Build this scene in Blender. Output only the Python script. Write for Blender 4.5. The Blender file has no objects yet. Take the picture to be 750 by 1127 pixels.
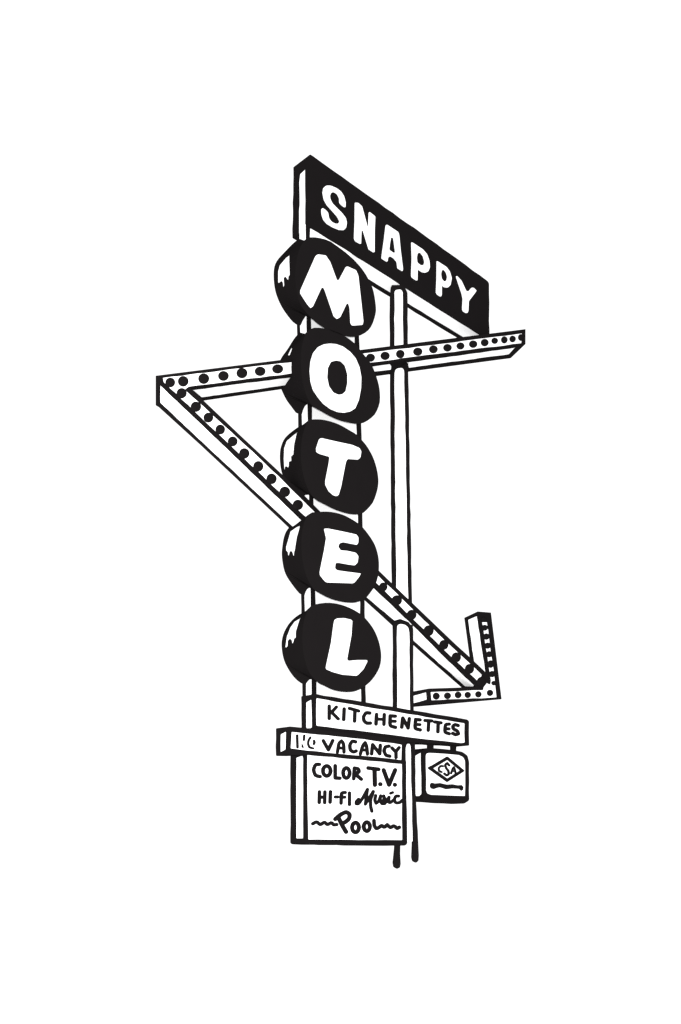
import bpy, math, random
from mathutils import Vector
from mathutils.geometry import tessellate_polygon, delaunay_2d_cdt
from mathutils.bvhtree import BVHTree

random.seed(7)
scene = bpy.context.scene

# ------------------------------------------------------------------ camera
# two-point perspective: level camera near the ground, lens shifted upward
FOC, CX, HZ = 1015.0, 375.0, 928.0          # focal length, centre column and eye level, in picture units
EYE = 0.56
cam_d = bpy.data.cameras.new("camera")
cam_d.sensor_fit = 'HORIZONTAL'
cam_d.sensor_width = 36.0
cam_d.lens = 36.0 * FOC / 750.0
cam_d.shift_y = (HZ - 563.5) / 750.0
cam_d.clip_end = 2000.0
cam = bpy.data.objects.new("camera", cam_d)
cam.location = (0, 0, EYE)
cam.rotation_euler = (math.radians(90), 0, 0)
scene.collection.objects.link(cam)
scene.camera = cam

# ------------------------------------------------------------------ light: an even white surround
world = bpy.data.worlds.new("World")
scene.world = world
world.use_nodes = True
bg = world.node_tree.nodes["Background"]
bg.inputs[0].default_value = (1, 1, 1, 1)
bg.inputs[1].default_value = 1.0
scene.view_settings.view_transform = 'Standard'
scene.view_settings.look = 'None'
scene.view_settings.gamma = 1.0
scene.view_settings.exposure = 0.3

# an added fill lamp just behind the lens, so that nothing in view falls into shade
fl = bpy.data.lights.new("fill_lamp", 'POINT')
fl.energy = 19000.0
fl.shadow_soft_size = .25
flo = bpy.data.objects.new("fill_lamp", fl)
flo.location = (0, -.3, EYE + .1)
scene.collection.objects.link(flo)

# ------------------------------------------------------------------ materials
def material(name, c1, c2, scale):
    m = bpy.data.materials.new(name)
    m.use_nodes = True
    nt = m.node_tree
    b = nt.nodes["Principled BSDF"]
    b.inputs["Roughness"].default_value = 0.95
    b.inputs["Specular IOR Level"].default_value = 0.0
    no = nt.nodes.new("ShaderNodeTexNoise")
    no.inputs["Scale"].default_value = scale
    tc = nt.nodes.new("ShaderNodeTexCoord")
    mx = nt.nodes.new("ShaderNodeMix"); mx.data_type = 'RGBA'
    mx.inputs[6].default_value = (*c1, 1)
    mx.inputs[7].default_value = (*c2, 1)
    nt.links.new(tc.outputs["Object"], no.inputs["Vector"])
    nt.links.new(no.outputs["Fac"], mx.inputs[0])
    nt.links.new(mx.outputs[2], b.inputs["Base Color"])
    return m

INK = material("black_enamel", (.0070, .0061, .0063), (.0078, .0068, .0070), 3.0)
WHITE = material("white_enamel", (.84, .84, .84), (.88, .88, .88), 2.0)
PAPER = material("white_ground", (.86, .86, .86), (.89, .89, .89), .3)

# ------------------------------------------------------------------ geometry helpers
CAM = Vector((0, 0, EYE))
N = Vector((.7106, -.7036, 0)).normalized()      # the way the sign's faces look
W = -N                                           # depth direction
U = Vector((.7036, .7106, 0)).normalized()       # along the faces
P0 = Vector((-.567, 18.0, EYE))

def ray(p): return Vector(((p[0] - CX) / FOC, 1.0, (HZ - p[1]) / FOC))
def F(d): return (P0 + W * d, N)                 # sheet parallel to the sign's faces, d metres behind the column's face
def un(p, pl):
    r = ray(p)
    return CAM + r * ((pl[0] - CAM).dot(pl[1]) / r.dot(pl[1]))
def lift(pl, h): return (pl[0] + pl[1] * h, pl[1])
def plane3(a, b, c):
    n = (b - a).cross(c - a).normalized()
    if n.dot(CAM - a) < 0: n = -n
    return (a, n)
def depth_plane(p, q, d):                        # sheet through a front edge, running back in depth
    a, b = un(p, F(d)), un(q, F(d))
    return plane3(a, b, a + W)

def Z(x0, y0, s, pts): return [(x0 + x / s, y0 + y / s) for x, y in pts]

def area(p): return .5 * sum(p[i - 1][0] * p[i][1] - p[i][0] * p[i - 1][1] for i in range(len(p)))

def rounded(pts, r=1.2):
    out = []
    n = len(pts)
    for i in range(n):
        a, b, c = Vector(pts[i - 1]), Vector(pts[i]), Vector(pts[(i + 1) % n])
        l1, l2 = (a - b).length, (c - b).length
        if l1 < 1e-6 or l2 < 1e-6: continue
        t = min(r, l1 * .45, l2 * .45)
        s, e = b + (a - b) / l1 * t, b + (c - b) / l2 * t
        for k in range(4):
            f = k / 3
            out.append(tuple(s * (1 - f) ** 2 + b * 2 * f * (1 - f) + e * f * f))
    return out

def smooth(pts, sub=4):                          # closed Catmull-Rom
    out = []
    n = len(pts)
    for i in range(n):
        p = [Vector(pts[(i + k) % n]) for k in (-1, 0, 1, 2)]
        for s in range(sub):
            t = s / sub
            out.append(tuple(.5 * (2 * p[1] + (p[2] - p[0]) * t + (2 * p[0] - 5 * p[1] + 4 * p[2] - p[3]) * t * t
                                   + (3 * p[1] - p[0] - 3 * p[2] + p[3]) * t ** 3)))
    return out

def grow(pts, e):                                # outline moved outwards by e
    n = len(pts)
    sg = 1 if area(pts) > 0 else -1
    out = []
    for i in range(n):
        a, b, c = Vector(pts[i - 1]), Vector(pts[i]), Vector(pts[(i + 1) % n])
        t = c - a
        if t.length < 1e-6: out.append(tuple(b)); continue
        d = (b - a); f = (c - b)
        n1 = Vector((d.y, -d.x)).normalized() if d.length > 1e-6 else Vector((0, 0))
        n2 = Vector((f.y, -f.x)).normalized() if f.length > 1e-6 else Vector((0, 0))
        m = n1 + n2
        if m.length < .3: m = Vector((t.y, -t.x)).normalized()
        else: m = m / max(.6, m.length ** 2 / 2)
        out.append(tuple(b + m * e * sg))
    return out

def shaky(pts, amp=.28, step=9.0):               # the slight unevenness of a hand-finished edge
    out = []
    n = len(pts)
    for i in range(n):
        a, b = Vector(pts[i]), Vector(pts[(i + 1) % n])
        L = (b - a).length
        out.append(tuple(a))
        if L > step * 1.6:
            k = int(L / step)
            nn = Vector((-(b - a).y, (b - a).x)) / L
            for j in range(1, k):
                out.append(tuple(a + (b - a) * (j / k) + nn * random.uniform(-amp, amp)))
    return out

def new_obj(name, verts, faces, mat, parent=None):
    me = bpy.data.meshes.new(name)
    base = BASE
    me.from_pydata([tuple(Vector(v) - base) for v in verts], [], faces)
    me.validate()
    import bmesh
    bm = bmesh.new(); bm.from_mesh(me)
    bmesh.ops.recalc_face_normals(bm, faces=bm.faces)
    bm.to_mesh(me); bm.free()
    me.materials.append(mat)
    o = bpy.data.objects.new(name, me)
    scene.collection.objects.link(o)
    if parent is not None: o.parent = parent
    return o

def prism(loops_front, loops_back, V, Fc):
    """front/back: lists of loops (first outer, rest holes), 3-D, matched; 2-D loops come with the front for filling"""
    flat2, f3, b3 = [], [], []
    base = len(V)
    for l2, lf, lb in zip(loops_front[0], loops_front[1], loops_back):
        flat2.append([Vector((x, -y, 0)) for x, y in l2]); f3 += lf; b3 += lb
    n = len(f3)
    V += f3; V += b3
    for t in tessellate_polygon(flat2):
        Fc.append([base + i for i in t])
        Fc.append([base + n + i for i in reversed(t)])
    k = base
    for l2 in loops_front[0]:
        m = len(l2)
        for i in range(m):
            j = (i + 1) % m
            Fc.append([k + i, k + j, k + n + j]); Fc.append([k + i, k + n + j, k + n + i])
        k += m

def plate(name, pts, pl, parent, mat=None, holes=(), h=.006, r=1.3, shake=.32, sm=False, emb=.03, e=-.58):
    mat = mat or WHITE
    V, Fc = [], []
    def prep(p):
        p = smooth(p, 3) if sm else rounded(p, r)
        return shaky(p, shake) if shake else p
    loops = [grow(prep(pts), e)] + [grow(prep(q), -e) for q in holes]
    top = lift(pl, h)
    f3 = [[un(p, top) for p in l] for l in loops]
    b3 = [[v - pl[1] * (h + emb) for v in l] for l in f3]
    prism((loops, f3), b3, V, Fc)
    return new_obj(name, V, Fc, mat, parent)

SKIN = {}

def box(name, pts, d, s, parent, r=1.8, shake=.32, back=None):
    p = grow(shaky(rounded(pts, r), shake), .42)
    f3 = [un(q, F(d)) for q in p]
    V, Fc = [], []
    prism(([p], [f3]), [[v + W * s for v in f3]], V, Fc)
    o = new_obj(name, V, Fc, INK, parent)
    SKIN[o.name] = BVHTree.FromPolygons([tuple(v) for v in V], [f for f in Fc if len(f) == 3])
    return o

def panel(name, pts, parent, r=1.2):             # white sheet on a side or underside of a box
    return cling(name, shaky(rounded(pts, r), .2, 8), SKIN[parent.name], parent, 4.0)

def disc_pts(c, r, n=12): return [(c[0] + r * math.cos(2 * math.pi * i / n), c[1] + r * math.sin(2 * math.pi * i / n)) for i in range(n)]

def cling(name, pp, bv, parent, step):
    """a thin white sheet that follows the surface it is fixed to"""
    pp = grow(pp, -.55)
    xs, ys = [p[0] for p in pp], [p[1] for p in pp]
    def inside(p):
        k = False
        for i in range(len(pp)):
            a, c = pp[i - 1], pp[i]
            if (a[1] > p[1]) != (c[1] > p[1]) and p[0] < (c[0] - a[0]) * (p[1] - a[1]) / (c[1] - a[1]) + a[0]: k = not k
        return k
    def far(p): return min((Vector(p) - Vector(q)).length for q in pp) > step * .45
    grid = [(x * step, y * step) for x in range(int(min(xs) / step), int(max(xs) / step) + 2) for y in range(int(min(ys) / step), int(max(ys) / step) + 2)]
    allp = pp + [q for q in grid if inside(q) and far(q)]
    m = len(pp)
    vs, es, fs = delaunay_2d_cdt([Vector(p) for p in allp], [(i, (i + 1) % m) for i in range(m)], [list(range(m))], 1, 1e-5)[:3]
    top, bot = [], []
    for p in vs:
        r = ray(p).normalized()
        hit = bv.ray_cast(CAM, r)[0]
        if hit is None:                          # just past the edge: the nearest spot on the surface along this sight line
            t = 20.0
            for _ in range(12): t = (bv.find_nearest(CAM + r * t)[0] - CAM).dot(r)
            hit = CAM + r * t
        top.append(hit - r * .025); bot.append(hit + r * .03)
    k = len(top)
    cnt = {}
    for fc in fs:
        for i in range(len(fc)):
            e = tuple(sorted((fc[i - 1], fc[i]))); cnt[e] = cnt.get(e, 0) + 1
    Fp = [list(fc) for fc in fs] + [[k + i for i in reversed(fc)] for fc in fs] + [[a, c, k + c, k + a] for (a, c), v in cnt.items() if v == 1]
    return new_obj(name, top + bot, Fp, WHITE, parent)

def lettering(name, strokes, pl, parent, polys=(), mat=None, h=.005):
    """brushed letters: strokes = [(width, [points])], each a raised bar with round ends"""
    mat = mat or INK
    V, Fc = [], []
    k = 0
    strokes = [(w + .85, p) for w, p in strokes]
    def add(p):
        nonlocal k
        hh = h + .0002 * (k % 23); k += 1
        top = lift(pl, hh)
        f3 = [un(q, top) for q in p]
        prism(([p], [f3]), [[v - pl[1] * (hh + .01) for v in f3]], V, Fc)
    for w, pts in strokes:
        if len(pts) > 2 and w > 0:               # soften the bends
            q = [pts[0]]
            for i in range(1, len(pts) - 1):
                a, b, c = Vector(pts[i - 1]), Vector(pts[i]), Vector(pts[i + 1])
                if (a - b).normalized().dot((c - b).normalized()) < -.1:
                    for f in (0, .5, 1):
                        s, e = b + (a - b) * .3, b + (c - b) * .3
                        q.append(tuple(s * (1 - f) ** 2 + b * 2 * f * (1 - f) + e * f * f))
                else: q.append(pts[i])
            pts = q + [pts[-1]]
        for i, a in enumerate(pts):
            ww = w * random.uniform(.94, 1.06)
            add(disc_pts(a, ww / 2))
            if i + 1 < len(pts):
                b = pts[i + 1]
                t = Vector(b) - Vector(a)
                if t.length < 1e-4: continue
                m = Vector((-t.y, t.x)).normalized() * w / 2
                A, B = Vector(a), Vector(b)
                add([tuple(A + m), tuple(B + m), tuple(B - m), tuple(A - m)])
    for p in polys: add(rounded(p, .8))
    return new_obj(name, V, Fc, mat, parent)

def ring(c, rx, ry, n=14): return [(c[0] + rx * math.cos(2 * math.pi * i / n), c[1] + ry * math.sin(2 * math.pi * i / n)) for i in range(n + 1)]

# ------------------------------------------------------------------ the sign
POLE = (Vector((0, 20.03, 0)), Vector((0, -1, 0)))
foot = un((446, 940), POLE)
BASE = Vector((foot.x, foot.y + .15, 0))
sign = bpy.data.objects.new("motel_sign", None)
scene.collection.objects.link(sign)
sign.location = BASE
sign["label"] = "tall black and white motel sign with lettered drums and zigzag arrow on one post"
sign["category"] = "motel sign"

# ---- post
def post_body(name, pts, y0, y1, parent, r=1.5):
    p = grow(shaky(rounded(pts, r), .3), .4)
    pl = (Vector((0, y0, 0)), Vector((0, -1, 0)))
    f3 = [un(q, pl) for q in p]
    V, Fc = [], []
    prism(([p], [f3]), [[v + Vector((0, y1 - y0, 0)) for v in f3]], V, Fc)
    return new_obj(name, V, Fc, INK, parent)

post = post_body("post", [(430.4, 317), (432.5, 312.5), (438, 312), (445, 315), (448.4, 322), (448.8, 380), (449.3, 410), (451, 520), (453, 640), (454.4, 692),
                          (455.3, 780), (457, 830), (457.4, 880), (458.6, 926), (434, 926), (433.6, 780), (433.6, 690), (432.7, 640), (431.5, 520), (430.7, 405), (430.5, 380)],
                 20.03, 20.36, sign)
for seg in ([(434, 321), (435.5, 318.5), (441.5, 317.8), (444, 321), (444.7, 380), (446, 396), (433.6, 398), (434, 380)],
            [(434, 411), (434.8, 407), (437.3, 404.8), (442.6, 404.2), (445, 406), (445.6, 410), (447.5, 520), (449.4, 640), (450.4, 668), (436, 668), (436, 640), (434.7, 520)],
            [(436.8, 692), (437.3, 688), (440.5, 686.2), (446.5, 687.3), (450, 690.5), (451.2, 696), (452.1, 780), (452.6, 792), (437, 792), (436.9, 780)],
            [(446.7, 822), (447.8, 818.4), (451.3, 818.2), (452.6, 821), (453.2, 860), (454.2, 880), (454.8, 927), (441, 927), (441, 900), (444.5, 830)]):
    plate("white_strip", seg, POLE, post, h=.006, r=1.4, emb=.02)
for pts in ([(435, 922), (435, 932), (434.3, 940), (433.2, 950), (434, 954.5), (437.2, 956.3), (440.2, 954.8), (441, 951), (440.4, 940), (440.8, 922)],
            [(454.2, 880), (454.8, 905), (454.6, 930), (454, 944), (455, 948), (458, 949.6), (460.6, 947.5), (461, 942), (460.2, 925), (459, 905), (457.8, 880)]):
    post_body("post_foot", pts, 20.06, 20.3, post, r=.8)

# ---- column behind the drums
DC, DN = .12, .11
col = box("column", [(340.3, 246), (360, 258), (384, 272), (386, 291), (393.5, 300), (395.2, 372), (397.6, 470), (398.8, 570), (401.3, 665), (402.6, 778), (346, 770), (344.5, 655), (342.4, 555), (341.2, 455), (339.8, 350)],
          DC, .33, sign, r=.5)
plate("front_panel", [(341.5, 247), (360, 258.5), (387, 275), (389, 291), (391.5, 300), (391, 372), (393, 470), (394.7, 570), (397.1, 665), (398.2, 767.4), (398.3, 777), (348.3, 764.4), (348.3, 755), (347, 655), (345, 555), (343.4, 455), (342.2, 350), (340.8, 262)], F(DC), col, r=.6)
panel("side_panel", [(329.4, 246), (337, 246), (338, 350), (339.2, 455), (340.8, 555), (342.5, 655), (343.5, 750), (343.6, 764.5), (336.6, 769), (336.6, 753), (335, 660), (332, 460), (330, 357)], col, r=.8)

# ---- name board
board = box("name_board", [(341.2, 169.8), (344.5, 171.8), (400, 211.5), (480, 268), (537, 309.6), (538.3, 312), (538.6, 374), (528.7, 368), (500, 350), (450, 318.2), (421.3, 299.7), (380, 273.6), (341, 250), (340.2, 249.5)],
            DN, .47, sign, r=1.0)
panel("side_panel", [(336.4, 185.4), (334, 187.8), (330.2, 191.2), (329.2, 200), (329.6, 225), (328.9, 232), (328.9, 257.6), (336.4, 252), (336.6, 240)], board, r=1.2)
panel("underside_panel", [(341.6, 250.6), (380, 274.2), (421.3, 300.2), (450, 318.7), (500, 350.5), (529.5, 369), (527, 371), (522, 378.5), (509.3, 370.9), (448, 333.5), (429.3, 322), (406.7, 308), (342, 268)], board, r=.4)
SN = [(Z(300, 165, 7.5, [(607, 470), (608, 430), (595, 380), (570, 340), (530, 310), (480, 290), (445, 290), (420, 310), (413, 350), (425, 410), (450, 455), (500, 510), (535, 550), (553, 585), (545, 605), (520, 605), (490, 588), (470, 560), (463, 515), (440, 490), (415, 475), (403, 485), (405, 530), (420, 575), (450, 610), (500, 640), (550, 660), (590, 663), (612, 640), (618, 600), (610, 560), (580, 520), (540, 480), (500, 440), (482, 405), (478, 375), (490, 350), (510, 348), (535, 365), (550, 395), (553, 437), (575, 460), (597, 474)]), []),
      (Z(380, 200, 7.5, [(80, 168), (110, 170), (143, 200), (190, 372), (195, 250), (205, 246), (253, 284), (248, 400), (247, 580), (236, 584), (195, 558), (148, 405), (139, 402), (135, 512), (122, 512), (83, 490), (73, 465), (79, 320)]), []),
      (Z(380, 200, 7.5, [(335, 355), (348, 350), (442, 412), (451, 440), (462, 560), (482, 720), (477, 740), (433, 715), (425, 660), (400, 630), (370, 614), (357, 628), (355, 655), (345, 661), (300, 632), (302, 605), (320, 480)]),
       [Z(380, 200, 7.5, [(383, 458), (398, 464), (413, 578), (405, 585), (368, 560), (373, 515)])]),
      (Z(450, 250, 7.5, [(21, 120), (36, 124), (120, 180), (155, 220), (175, 275), (179, 330), (166, 363), (140, 377), (110, 372), (78, 350), (76, 440), (62, 440), (23, 413), (20, 390), (25, 260)]),
       [Z(450, 250, 7.5, [(77, 215), (95, 209), (119, 240), (130, 285), (122, 310), (102, 311), (75, 290), (71, 250)])]),
      (Z(450, 250, 7.5, [(231, 275), (245, 280), (315, 325), (343, 362), (360, 418), (350, 475), (325, 500), (295, 497), (278, 483), (277, 560), (268, 574), (255, 570), (232, 553), (225, 535), (230, 420)]),
       [Z(450, 250, 7.5, [(276, 358), (290, 351), (308, 372), (318, 408), (311, 438), (296, 446), (276, 422), (271, 385)])]),
      (Z(450, 250, 7.5, [(389, 402), (402, 399), (440, 440), (478, 522), (492, 528), (520, 495), (540, 497), (565, 522), (557, 535), (500, 610), (497, 690), (488, 710), (470, 709), (448, 694), (441, 675), (446, 590), (438, 550)]), [])]
for o, hs in SN: plate("letter", o, F(DN), board, holes=hs, h=.012, r=1.1, shake=0, e=-.36)

# ---- five lettered drums
def resample(pts, n=72):
    c = Vector((sum(p[0] for p in pts) / len(pts), sum(p[1] for p in pts) / len(pts)))
    pts = smooth(pts, 8)
    out = []
    for k in range(n):
        a = 2 * math.pi * k / n
        dr = Vector((math.cos(a), math.sin(a)))
        best = None
        for i in range(len(pts)):
            p, q = Vector(pts[i - 1]) - c, Vector(pts[i]) - c
            e = q - p
            den = dr.x * e.y - dr.y * e.x
            if abs(den) < 1e-9: continue
            t = (p.x * e.y - p.y * e.x) / den
            s = (p.x * dr.y - p.y * dr.x) / den
            if t > 0 and -1e-6 <= s <= 1 + 1e-6 and (best is None or t > best): best = t
        out.append(tuple(c + dr * best))
    return out

DF, DB = -.45, .35
def drum(front, back, letter, holes, patch, label):
    f, b = grow(resample(front), .3), grow(resample(back), .3)
    n = len(f)
    mid = []                                     # the rim keeps its full width under the drum as far back as the column
    for k in range(n):
        a = 360 * k / n
        w = 0 if 15 <= a <= 132 else min(1, (a - 132) / 6) if a > 132 else 1
        t = (DC - DF) / (DB - DF) * w
        mid.append((f[k][0] * (1 - t) + b[k][0] * t, f[k][1] * (1 - t) + b[k][1] * t))
    V = [un(p, F(DF)) for p in f] + [un(p, F(DC)) for p in mid] + [un(p, F(DB)) for p in b]
    Fc = [list(range(n)), list(range(3 * n - 1, 2 * n - 1, -1))]
    for z in (0, n):
        for i in range(n):
            j = (i + 1) % n
            Fc += [[z + i, z + n + i, z + n + j], [z + i, z + n + j, z + j]]
    o = new_obj("letter_drum", V, Fc, INK, sign)
    o["label"] = label
    plate("letter", letter, F(DF), o, holes=holes, h=.012, r=1.1, shake=0, e=-.36)
    # painted highlight: a white dripping shape laid on the curved rim
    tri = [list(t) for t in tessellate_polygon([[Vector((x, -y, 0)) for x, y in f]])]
    cling("painted_highlight", rounded(patch, .8), BVHTree.FromPolygons([tuple(v) for v in V], Fc[1:] + tri), o, 1.6)
    return o

M_ = Z(290, 160, 5, [(287, 607), (300, 597), (345, 603), (370, 640), (407, 740), (416, 738), (455, 665), (466, 664), (512, 685), (525, 715), (540, 850), (553, 968), (548, 988), (490, 992), (480, 978), (475, 890), (468, 869), (460, 872), (425, 945), (407, 956), (388, 940), (340, 800), (331, 781), (321, 785), (275, 885), (262, 896), (240, 870), (203, 812), (204, 795)])
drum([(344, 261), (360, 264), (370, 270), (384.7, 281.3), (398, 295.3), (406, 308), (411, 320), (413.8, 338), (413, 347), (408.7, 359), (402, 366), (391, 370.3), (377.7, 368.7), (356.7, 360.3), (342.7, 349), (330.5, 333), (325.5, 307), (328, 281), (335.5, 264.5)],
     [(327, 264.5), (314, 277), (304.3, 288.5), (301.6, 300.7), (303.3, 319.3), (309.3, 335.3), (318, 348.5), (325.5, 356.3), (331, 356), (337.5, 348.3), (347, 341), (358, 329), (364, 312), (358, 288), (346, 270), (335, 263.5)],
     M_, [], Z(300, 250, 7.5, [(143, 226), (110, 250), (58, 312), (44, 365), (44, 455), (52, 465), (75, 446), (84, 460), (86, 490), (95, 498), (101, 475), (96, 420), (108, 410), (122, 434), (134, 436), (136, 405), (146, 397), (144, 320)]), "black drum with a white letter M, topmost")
O_ = [(363.3, 377.7), (356.7, 378.5), (350, 381.7), (344.7, 388.3), (342, 397), (341, 407.7), (342, 419.7), (344.7, 429), (350, 437), (356, 444.3), (364, 450.3), (372, 453.6), (379, 454.4), (386, 453), (391.5, 449.5), (395.6, 440), (398, 427), (398.3, 415), (396.3, 404), (392, 394), (386, 387), (378, 381), (370, 378.2)]
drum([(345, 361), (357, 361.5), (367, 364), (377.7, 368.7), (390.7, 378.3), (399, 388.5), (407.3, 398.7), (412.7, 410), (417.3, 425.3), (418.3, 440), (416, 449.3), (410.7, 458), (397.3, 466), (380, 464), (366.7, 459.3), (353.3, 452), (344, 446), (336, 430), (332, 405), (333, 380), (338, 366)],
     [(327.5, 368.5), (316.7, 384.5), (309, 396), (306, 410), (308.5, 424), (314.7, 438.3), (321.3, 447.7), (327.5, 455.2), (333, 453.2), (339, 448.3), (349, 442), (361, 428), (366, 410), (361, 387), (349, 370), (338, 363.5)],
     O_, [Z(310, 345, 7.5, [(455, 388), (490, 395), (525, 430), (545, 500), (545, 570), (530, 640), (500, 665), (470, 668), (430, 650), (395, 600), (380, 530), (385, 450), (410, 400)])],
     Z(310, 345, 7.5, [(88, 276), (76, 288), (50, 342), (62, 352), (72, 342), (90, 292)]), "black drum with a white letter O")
T_ = [(351.3, 483.3), (353.6, 481.7), (369.3, 485.3), (388, 489.3), (396, 492.7), (398.3, 496.7), (397.3, 503.3), (394.7, 506), (383.3, 505.3), (381.8, 507), (380.9, 510), (376, 535.3), (373.3, 544.7), (370.7, 546.4), (367.3, 545.3), (362, 540.7), (358.3, 533.3), (358.3, 528.7), (362, 510), (363, 502.8), (352, 499.7), (348.5, 497.5), (348, 493.5)]
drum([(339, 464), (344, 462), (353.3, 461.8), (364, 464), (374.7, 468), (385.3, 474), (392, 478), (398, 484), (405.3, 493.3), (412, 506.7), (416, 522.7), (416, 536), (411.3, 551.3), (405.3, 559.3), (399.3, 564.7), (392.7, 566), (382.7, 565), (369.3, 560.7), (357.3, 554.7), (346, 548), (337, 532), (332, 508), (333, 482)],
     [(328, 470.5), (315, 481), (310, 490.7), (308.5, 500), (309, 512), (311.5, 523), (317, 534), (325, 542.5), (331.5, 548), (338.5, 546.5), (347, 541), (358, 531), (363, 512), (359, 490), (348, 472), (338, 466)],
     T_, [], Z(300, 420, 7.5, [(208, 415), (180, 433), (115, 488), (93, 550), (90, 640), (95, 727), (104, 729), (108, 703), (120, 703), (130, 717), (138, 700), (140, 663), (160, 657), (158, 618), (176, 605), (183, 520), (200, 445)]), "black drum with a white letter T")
E_ = Z(340, 540, 7.5, [(126, 312), (160, 311), (280, 335), (395, 360), (413, 385), (412, 430), (400, 449), (350, 440), (285, 427), (255, 437), (246, 462), (265, 491), (320, 495), (390, 511), (413, 540), (407, 592), (382, 619), (330, 612), (245, 597), (224, 600), (219, 640), (235, 656), (320, 668), (432, 682)]) + \
     [(397.5, 631.5), (396, 634.7), (390.7, 641.3), (388.7, 642.3), (360, 641.3), (358, 640), (352.5, 633.3), (352.1, 629.5), (357.3, 604), (359.2, 592)]
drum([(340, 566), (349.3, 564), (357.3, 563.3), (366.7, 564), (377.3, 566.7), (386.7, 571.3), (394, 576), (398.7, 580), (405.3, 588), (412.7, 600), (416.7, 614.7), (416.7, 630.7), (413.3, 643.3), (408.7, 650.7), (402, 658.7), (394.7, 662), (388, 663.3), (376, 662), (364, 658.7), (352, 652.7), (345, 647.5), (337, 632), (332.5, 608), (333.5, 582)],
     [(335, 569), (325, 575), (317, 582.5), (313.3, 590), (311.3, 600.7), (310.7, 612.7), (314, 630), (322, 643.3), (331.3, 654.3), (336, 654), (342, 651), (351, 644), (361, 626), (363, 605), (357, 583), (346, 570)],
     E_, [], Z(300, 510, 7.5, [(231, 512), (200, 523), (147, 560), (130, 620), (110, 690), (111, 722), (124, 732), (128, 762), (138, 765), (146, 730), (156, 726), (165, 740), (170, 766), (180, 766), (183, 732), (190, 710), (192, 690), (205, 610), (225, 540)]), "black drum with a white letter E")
L_ = Z(340, 650, 7.5, [(213, 240), (235, 228), (290, 225), (350, 238), (363, 250), (355, 370), (319, 567), (328, 579), (400, 572), (482, 572), (488, 584), (455, 650), (410, 697), (395, 706), (280, 697), (200, 675), (146, 652), (141, 634), (185, 430), (205, 280)])
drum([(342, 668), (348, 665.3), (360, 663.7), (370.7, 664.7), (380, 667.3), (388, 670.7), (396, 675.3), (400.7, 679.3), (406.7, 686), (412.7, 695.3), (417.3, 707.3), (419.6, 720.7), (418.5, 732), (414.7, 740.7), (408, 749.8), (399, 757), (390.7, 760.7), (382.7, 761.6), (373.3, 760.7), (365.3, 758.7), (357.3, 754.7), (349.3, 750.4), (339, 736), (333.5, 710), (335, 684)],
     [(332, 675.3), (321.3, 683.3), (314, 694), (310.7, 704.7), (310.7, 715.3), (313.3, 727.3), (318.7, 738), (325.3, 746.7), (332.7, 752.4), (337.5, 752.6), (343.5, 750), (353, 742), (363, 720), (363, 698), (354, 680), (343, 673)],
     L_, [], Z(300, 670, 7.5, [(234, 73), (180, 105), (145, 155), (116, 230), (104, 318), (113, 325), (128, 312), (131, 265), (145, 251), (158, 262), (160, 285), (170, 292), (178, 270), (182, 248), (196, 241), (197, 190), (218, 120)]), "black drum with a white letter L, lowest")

# ---- zigzag arrow
DA, DS = -.11, .42
AF, AB = F(DA), F(DA + DS)
af = [(171.4, 413.4), (578.8, 362), (578.8, 378.6), (490, 390.6), (318, 413.4), (209.3, 426.6), (266.3, 480.7), (310.6, 522), (333.3, 543.4), (418.5, 629.3), (454.5, 664), (501.2, 708.7), (519.9, 725.6), (536.4, 741.4),
      (526, 673), (540.8, 674.2), (552.5, 769.8), (472.4, 775), (472.2, 757.9), (524, 756.2), (485.3, 716), (460, 691), (436, 666.9), (413.3, 645.5), (329.3, 566.9), (245, 486.2), (176.5, 420.4)]
ab = [(171.4, 446), (566, 372), (562.4, 394.2), (490, 403.6), (318, 427.2), (206, 443), (255, 494), (298, 535), (321, 556), (404, 643), (440, 678), (486, 722), (503, 738), (521, 752),
      (511.2, 680), (526, 682), (533, 768), (450, 778.7), (450, 762), (513, 761), (462.5, 717), (440, 696), (420, 677.6), (402.7, 662), (308, 571.3), (222.3, 491.2), (175, 448.2)]
f3, b3 = [un(p, AF) for p in af], [un(p, AB) for p in ab]
V, Fc = [], []
prism(([af], [f3]), [b3], V, Fc)
arrow = new_obj("zigzag_arrow", V, Fc, INK, sign)
PH = .006
plate("face_panel", [(179, 415.4), (265, 404.6), (317.3, 398.5), (400.7, 388.4), (490, 377.4), (575.2, 366.2), (574.6, 378), (490, 388.6), (408, 399.4), (318.7, 411.7), (265, 418.4), (208, 425.8), (204.2, 428.8),
                     (263, 482.6), (307, 523.6), (330, 546.6), (416, 632.6), (452, 667.6), (498, 711.8), (516.5, 728.8), (531, 742.6), (528, 752.2), (487, 713.8), (438, 664.9), (415.5, 643), (331.5, 564.7), (247, 483.9), (180, 420.5)], AF, arrow, h=PH, r=.7)
plate("face_panel", [(474, 761.4), (532, 759.2), (532.2, 756.5), (536, 751.4), (539.6, 753.2), (540.3, 749), (530.6, 684.4), (536.6, 684.4), (545.4, 749), (546, 756), (547.3, 768), (540, 768.5), (475, 771.3)], AF, arrow, h=PH, r=.7)
def depth_panel(name, pts, i, j):
    """white sheet on the depth faces running from outline corner i to corner j"""
    m = len(f3)
    q = []
    for k in range(i, j): q += [[k, (k + 1) % m, m + (k + 1) % m], [k, m + (k + 1) % m, m + k]]
    cling(name, shaky(rounded(pts, .8), .22, 6), BVHTree.FromPolygons([tuple(v) for v in f3 + b3], q), arrow, 2.5)
depth_panel("underside_panel", [(211.5, 429), (265, 421.8), (317.5, 415.3), (409, 403), (429.6, 400.2), (431.4, 403), (430.9, 407.2), (412, 409.4), (311, 424.8), (222, 437.7)], 2, 5)
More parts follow.
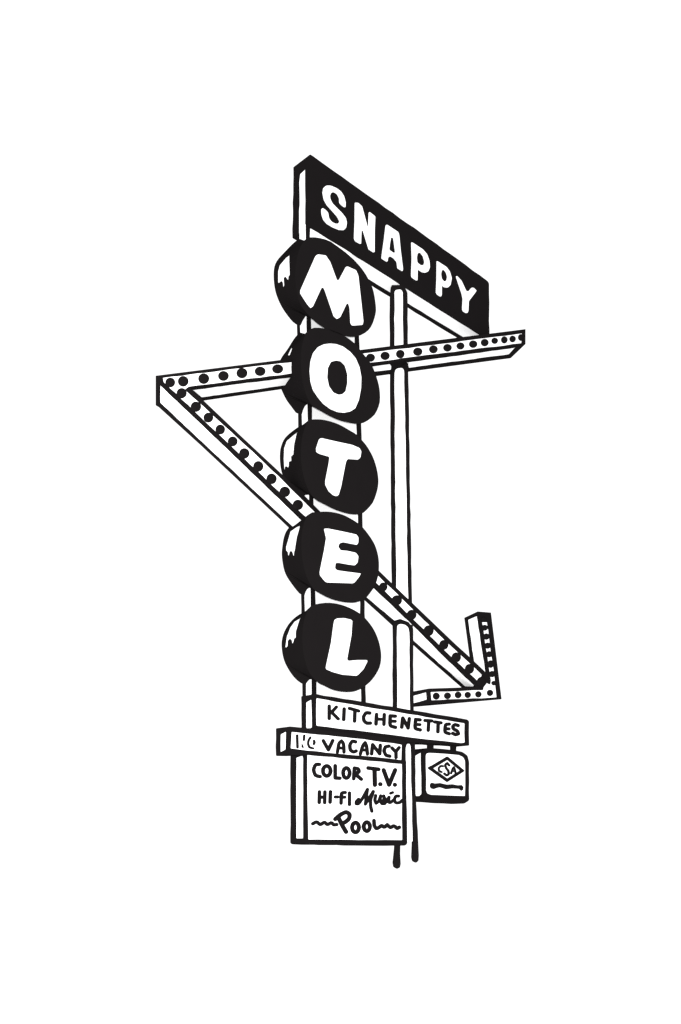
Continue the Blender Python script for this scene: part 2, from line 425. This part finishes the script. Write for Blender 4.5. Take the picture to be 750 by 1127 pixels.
depth_panel("underside_panel", [(447.4, 398.5), (490, 392.9), (568, 382), (560.5, 390.2), (490, 399.6), (450, 405.2), (449.4, 402.5)], 2, 5)
depth_panel("underside_panel", [(176.3, 423.4), (245, 488.7), (329, 569.5), (413, 648.2), (460, 693), (485, 718.6), (522.5, 754.4), (521, 756.3), (512, 756), (507, 751.3), (454.7, 705.2), (454.6, 692), (449.6, 685), (440.5, 681.6), (434.5, 683.6), (402.7, 657.2), (308, 566.6), (222.3, 486.6), (176.2, 443.3)], 19, 26)
depth_panel("side_panel", [(515.2, 682), (525.4, 677.6), (535.6, 743), (534, 746), (522.5, 735)], 13, 14)
depth_panel("side_panel", [(452, 766.3), (469.6, 761.6), (470.3, 770.4), (452, 775.4)], 17, 18)
BULBS = [(187.4, 420.9, 5.5, 5.5), (201.7, 419.6, 6, 6), (224.3, 416.7, 6.2, 6), (246, 413.7, 6, 5.6), (266.4, 410.6, 6.2, 5.8), (286.4, 408.6, 6.1, 5.3), (305.7, 406, 6.2, 5.2), (408, 393.6, 5, 4.6), (424, 391.6, 5.2, 4.7), (440.7, 389.6, 4.8, 4.8), (460, 387, 5.2, 4.6), (477.2, 384.4, 4.9, 4.5), (492.7, 382.7, 4.8, 4.3), (507, 380.7, 4.5, 4), (521, 378.7, 4.7, 4.2), (533.7, 377, 4.4, 4.2), (544.7, 375, 3.7, 3.5), (555.3, 374, 3.7, 4), (564.4, 373, 3.6, 3.8), (573.6, 371.3, 3.3, 3.8),
         (200, 432.7, 5.7, 5.8), (215.7, 447.6, 5.9, 5.8), (229.4, 459.6, 5.5, 5.6), (242.5, 472.7, 5.4, 5.6), (256.2, 485.8, 5.5, 5.6), (269, 499, 5.8, 5.9), (284.4, 513.3, 5.7, 6), (299, 527, 5.8, 6), (313.6, 541.3, 6, 5.9), (328, 555.7, 5.8, 5.8),
         (422, 646, 4.7, 5), (437, 660.7, 5.8, 5.6), (453.3, 676.7, 5.5, 5.6), (472, 694.2, 5.7, 6), (488.7, 709.8, 5.2, 5.5), (502.4, 723.6, 5.3, 5.6), (517, 736.3, 5.2, 5.6), (530.3, 750.7, 5.4, 5.8),
         (480.3, 766.3, 4, 4), (492.7, 765.9, 4, 3.8), (504.4, 765, 3.9, 3.8), (515, 765, 3.6, 3.6), (526.7, 764.3, 3.6, 3.6), (539.5, 762.7, 3.6, 3.6),
         (532.8, 682, 3, 2.8), (533.7, 691, 3.6, 3.3), (535.5, 700.7, 3.6, 3.6), (537, 710.7, 3.6, 3.5), (538.7, 720.2, 3.6, 3.5), (540.3, 731, 3.7, 4.3), (541.9, 742, 3.6, 3.6), (543.9, 752, 3, 2.6)]
for x, y, rx, ry in BULBS:
    n, rings, V, Fc = 18, 4, [], []
    for k in range(rings):
        t = math.pi / 2 * k / rings
        s, hh = math.cos(t), .03 * math.sin(t) + PH + .002
        if k == 0: V += [un((x + rx * math.cos(2 * math.pi * i / n) * 1.0, y + ry * math.sin(2 * math.pi * i / n)), lift(AF, -.02)) for i in range(n)]
        c = un((x, y), lift(AF, PH))
        V += [c + (un((x + rx * math.cos(2 * math.pi * i / n), y + ry * math.sin(2 * math.pi * i / n)), lift(AF, PH)) - c) * s + N * (hh - PH) for i in range(n)]
    for k in range(rings): Fc += [[k * n + i, k * n + (i + 1) % n, (k + 1) * n + (i + 1) % n, (k + 1) * n + i] for i in range(n)]
    Fc.append([rings * n + i for i in range(n)])
    new_obj("bulb", V, Fc, INK, arrow)

# ---- long board under the drums
DK = -.12
kb = box("long_board", [(345.6, 764.2), (400, 773), (480, 786.7), (514.5, 792.4), (516.2, 794), (516.4, 820.6), (440, 816), (400, 811), (346, 805)], DK, .35, sign, r=1.2)
plate("front_panel", [(348.2, 768), (400, 777.2), (440, 783.8), (480, 790.6), (512, 795.8), (512.2, 817.8), (508, 818.5), (440, 810.5), (400, 805.4), (350, 799.5), (348.2, 799)], F(DK), kb, r=1.2)
panel("side_panel", [(336.9, 773), (343.2, 769.5), (344, 800.5), (342.7, 802), (337.4, 802.2), (336.8, 800)], kb, r=1.0)
A, B, C_ = lambda p: Z(300, 740, 7.5, p), lambda p: Z(380, 750, 7.5, p), lambda p: Z(440, 760, 7.5, p)
lettering("lettering", [(3.2, A([(470, 280), (470, 382)])), (3, A([(530, 287), (490, 330), (545, 385)])), (3.2, A([(594, 302), (590, 390)])), (3, A([(636, 298), (715, 320)])), (3.2, A([(683, 312), (680, 403)])),
                        (3.2, B([(205, 262), (175, 258), (153, 290), (156, 325), (180, 346), (210, 345)])),
                        (3.2, B([(262, 272), (257, 353)])), (3.2, B([(325, 274), (322, 356)])), (2.8, B([(260, 312), (322, 314)])),
                        (3.2, B([(418, 288), (374, 285), (371, 368), (418, 380)])), (2.8, B([(373, 328), (416, 330)])),
                        (3.2, B([(470, 378), (478, 302), (522, 386), (532, 307)])),
                        (3.2, B([(622, 318), (584, 315), (577, 390), (622, 401)])), (2.8, B([(582, 355), (620, 358)])),
                        (3, C_([(212, 248), (268, 252)])), (3.2, C_([(242, 255), (238, 330)])), (3, C_([(290, 260), (345, 268)])), (3.2, C_([(320, 270), (318, 341)])),
                        (3, C_([(412, 278), (380, 280), (374, 345), (412, 358)])), (2.8, C_([(378, 315), (410, 318)])),
                        (3.1, C_([(485, 290), (460, 281), (440, 296), (447, 318), (480, 335), (488, 357), (465, 367), (442, 355)]))], lift(F(DK), .006), kb)

# ---- vacancy box
DV = -.20
vb = box("vacancy_box", [(318.2, 800), (332, 801.3), (400, 809.3), (446.5, 815), (446.6, 840.4), (400, 835.6), (340, 830.2), (318.2, 830.5)], DV, .36, sign, r=1.2)
plate("front_panel", [(321, 805.2), (400, 813.2), (442.9, 819.4), (442.4, 837.2), (400, 832.5), (338, 826.6), (319.9, 824.2)], F(DV), vb, r=1.1)
panel("side_panel", [(315.4, 804.8), (308.8, 808.2), (308.7, 828.4), (314.8, 825.3)], vb, r=1.0)
Nn, Bq = lambda p: Z(320, 800, 12.5, p), lambda p: Z(375, 800, 7.5, p)
A2 = lambda p: Z(300, 790, 7.5, p)
lettering("lettering", [(2.2, Nn([(92, 122), (97, 282)])), (2, Nn([(190, 122), (185, 182)])), (1.8, Nn([(275, 147), (248, 190), (243, 240), (262, 285), (312, 298)])), (2.1, Nn([(325, 195), (332, 218), (322, 238)]))], lift(F(DV), .006), vb, polys=[Nn([(153, 230), (165, 236), (190, 292), (152, 290)])])
lettering("lettering", [(3.3, Nn([(452, 192), (522, 318), (582, 192)])),
                        (3, A2([(538, 285), (550, 210), (572, 192), (590, 215), (593, 285)])), (2.6, A2([(545, 250), (590, 252)])),
                        (3.2, Bq([(125, 125), (98, 117), (77, 150), (82, 193), (108, 210), (130, 200)])),
                        (3.1, Bq([(165, 225), (185, 155), (205, 132), (217, 160), (224, 226)])), (2.6, Bq([(180, 192), (218, 194)])),
                        (3.2, Bq([(258, 223), (266, 147), (325, 223), (330, 152)])),
                        (3.2, Bq([(402, 160), (372, 165), (360, 200), (375, 236), (408, 243)])),
                        (3.1, Bq([(427, 176), (457, 207), (485, 172)])), (3.1, Bq([(459, 207), (460, 253)]))],
          lift(F(DV), .006), vb)

# ---- amenities board
DM = -.10
mb = box("amenities_board", [(336.4, 829), (447, 837), (447.4, 880), (448.2, 928.6), (446, 930.6), (405, 930.6), (338, 929.2), (336.2, 928)], DM, .42, sign, r=1.4)
plate("front_panel", [(338.2, 829.6), (400, 835.6), (443, 840.4), (443.2, 880), (443.4, 925.3), (405, 925.2), (339.3, 924.7), (338.4, 880)], F(DM), mb, r=1.1)
panel("side_panel", [(326, 833.8), (333.3, 831.4), (334.3, 834), (334.2, 880), (334.2, 923.3), (326, 923.4), (325.8, 880)], mb, r=1.2)
H = lambda p: Z(305, 860, 7.5, p)
G = lambda p: Z(380, 860, 7.5, p)
pl = lift(F(DM), .006)
lettering("lettering", [(3.4, A2([(390, 386), (357, 386), (339, 430), (356, 478), (395, 487)])), (3.6, ring(A2([(450, 440)])[0], 4.2, 5.6)), (3.4, A2([(520, 397), (520, 498), (558, 500)])), (3.5, ring(A2([(612, 457)])[0], 3.6, 5.7)),
                        (3.4, Bq([(110, 430), (116, 342), (148, 347), (156, 373), (115, 393)])), (3.4, Bq([(125, 392), (173, 433)]))], pl, mb)
lettering("lettering", [(3.6, Bq([(230, 341), (316, 352)])), (4.2, Bq([(282, 352), (285, 480)])), (4.2, Bq([(329, 474), (331, 475)])), (3.9, Bq([(357, 357), (402, 480), (453, 357)])), (4, Bq([(450, 479), (452, 480)]))], pl, mb)
lettering("lettering", [(3.4, H([(352, 88), (350, 175)])), (3.2, H([(397, 88), (395, 176)])), (3, H([(352, 133), (395, 131)])), (3.3, H([(443, 87), (440, 173)])), (2.8, H([(483, 130), (503, 130)])), (3.1, H([(531, 182), (533, 96), (565, 93)])), (2.8, H([(532, 132), (563, 132)])), (3.1, H([(600, 97), (600, 192)]))], pl, mb)
lettering("lettering", [(2.7, Bq([(150, 598), (130, 618), (130, 637), (152, 638), (190, 580), (224, 517)])), (2.8, Bq([(224, 517), (214, 580), (206, 640)])), (2.8, Bq([(206, 640), (240, 585), (272, 535)])), (3, Bq([(272, 535), (248, 600), (250, 660), (260, 698)])),
                        (2.8, Bq([(292, 568), (284, 610), (296, 632), (318, 615), (332, 570)])), (2.8, Bq([(332, 570), (326, 612), (342, 632), (365, 590), (358, 572)])), (2.8, Bq([(360, 580), (378, 610), (366, 638), (342, 634)])), (2.8, Bq([(378, 622), (402, 582), (396, 622), (412, 628), (445, 600)])), (2.3, Bq([(414, 550), (432, 543)])), (2.8, Bq([(482, 573), (458, 572), (445, 600), (456, 630), (488, 628), (512, 607)]))], pl, mb)
lettering("lettering", [(3.2, H([(297, 351), (330, 333), (358, 361), (395, 336), (418, 361), (450, 340), (470, 361), (494, 358)])),
                        (4.0, H([(482, 314), (525, 276), (572, 252), (603, 272), (598, 312), (560, 342), (530, 345)])), (4.2, H([(512, 306), (540, 365), (572, 418)])),
                        (3.8, ring(H([(650, 382)])[0], 3.8, 5.4)), (3.7, ring(G([(181, 375)])[0], 3.4, 5.0)),
                        (3.4, G([(240, 325), (243, 368), (258, 392), (280, 384), (302, 364), (325, 382), (350, 360), (375, 385), (405, 366), (432, 391), (450, 380)]))], pl, mb)

# ---- small emblem box hung under the long board
DE = 0.0
eb = box("emblem_box", [(466.4, 825.4), (470, 823.8), (478, 824), (500, 826.2), (509, 828), (514.6, 832), (516.3, 839), (516.4, 881), (511, 884.4), (490, 883.4), (466.6, 881.8)], DE, .33, sign, r=1.5)
plate("front_panel", [(468.6, 832), (469.4, 829), (473.3, 828.3), (490, 829.3), (505.3, 830.7), (510.3, 833), (512.6, 837.5), (512.5, 876.8), (490, 876), (474.7, 875.4), (470.3, 873.8), (469, 870)], F(DE), eb, r=1.4)
panel("side_panel", [(456.9, 831.6), (463.8, 827.8), (464.6, 874), (462, 876.8), (457.8, 876.8), (457.2, 874)], eb, r=1.1)
Q = lambda p: Z(460, 820, 12.5, p)
R = lambda p: Z(440, 810, 7.5, p)
QS = lambda p: Q([(402 + (x - 402) * .9, 338 + (y - 338) * .9) for x, y in p])
lettering("lettering", [(1.6, QS([(345, 288), (310, 283), (276, 318), (286, 362), (325, 378)])), (1.9, QS([(440, 275), (410, 241), (377, 265), (392, 318), (428, 358), (434, 408), (402, 432), (366, 402)])), (1.6, QS([(470, 398), (490, 330), (510, 305), (528, 340), (535, 390)])), (1.1, QS([(482, 366), (528, 362)]))], lift(F(DE), .006), eb)
lettering("emblem", [(2.7, R([(395, 184), (520, 288)])), (2.7, R([(520, 288), (394, 368)])), (2.9, R([(394, 368), (254, 268)])), (2.9, R([(254, 268), (395, 184)]))], lift(F(DE), .006), eb,
          polys=[R([(228, 265), (262, 244), (284, 270), (262, 290)]), R([(541, 290), (515, 270), (498, 285), (515, 304)])])
lettering("scrawl", [], lift(F(DE), .006), eb, polys=[
                 Q([(165, 565), (170, 535), (195, 517), (235, 530), (310, 523), (400, 545), (480, 540), (550, 555), (610, 551), (633, 580), (627, 620), (600, 637), (570, 606), (480, 601), (390, 613), (330, 592), (300, 586), (260, 596), (220, 611), (180, 599)])])
for pts in ([(472.8, 815), (477.4, 815), (477.2, 828), (472.6, 828)], [(498, 817), (502.6, 817), (501.8, 830), (498.4, 830)]):
    box("hanger", pts, .02, .06, eb, r=.5, shake=0)

for o, t in ((board, "black board reading SNAPPY in white letters"), (kb, "long white board reading KITCHENETTES"), (vb, "white box reading NO VACANCY"),
             (mb, "white board reading COLOR T.V., HI-FI Music and Pool"), (eb, "small white box with a diamond emblem"), (arrow, "zigzag arrow studded with black bulbs")):
    o["label"] = t
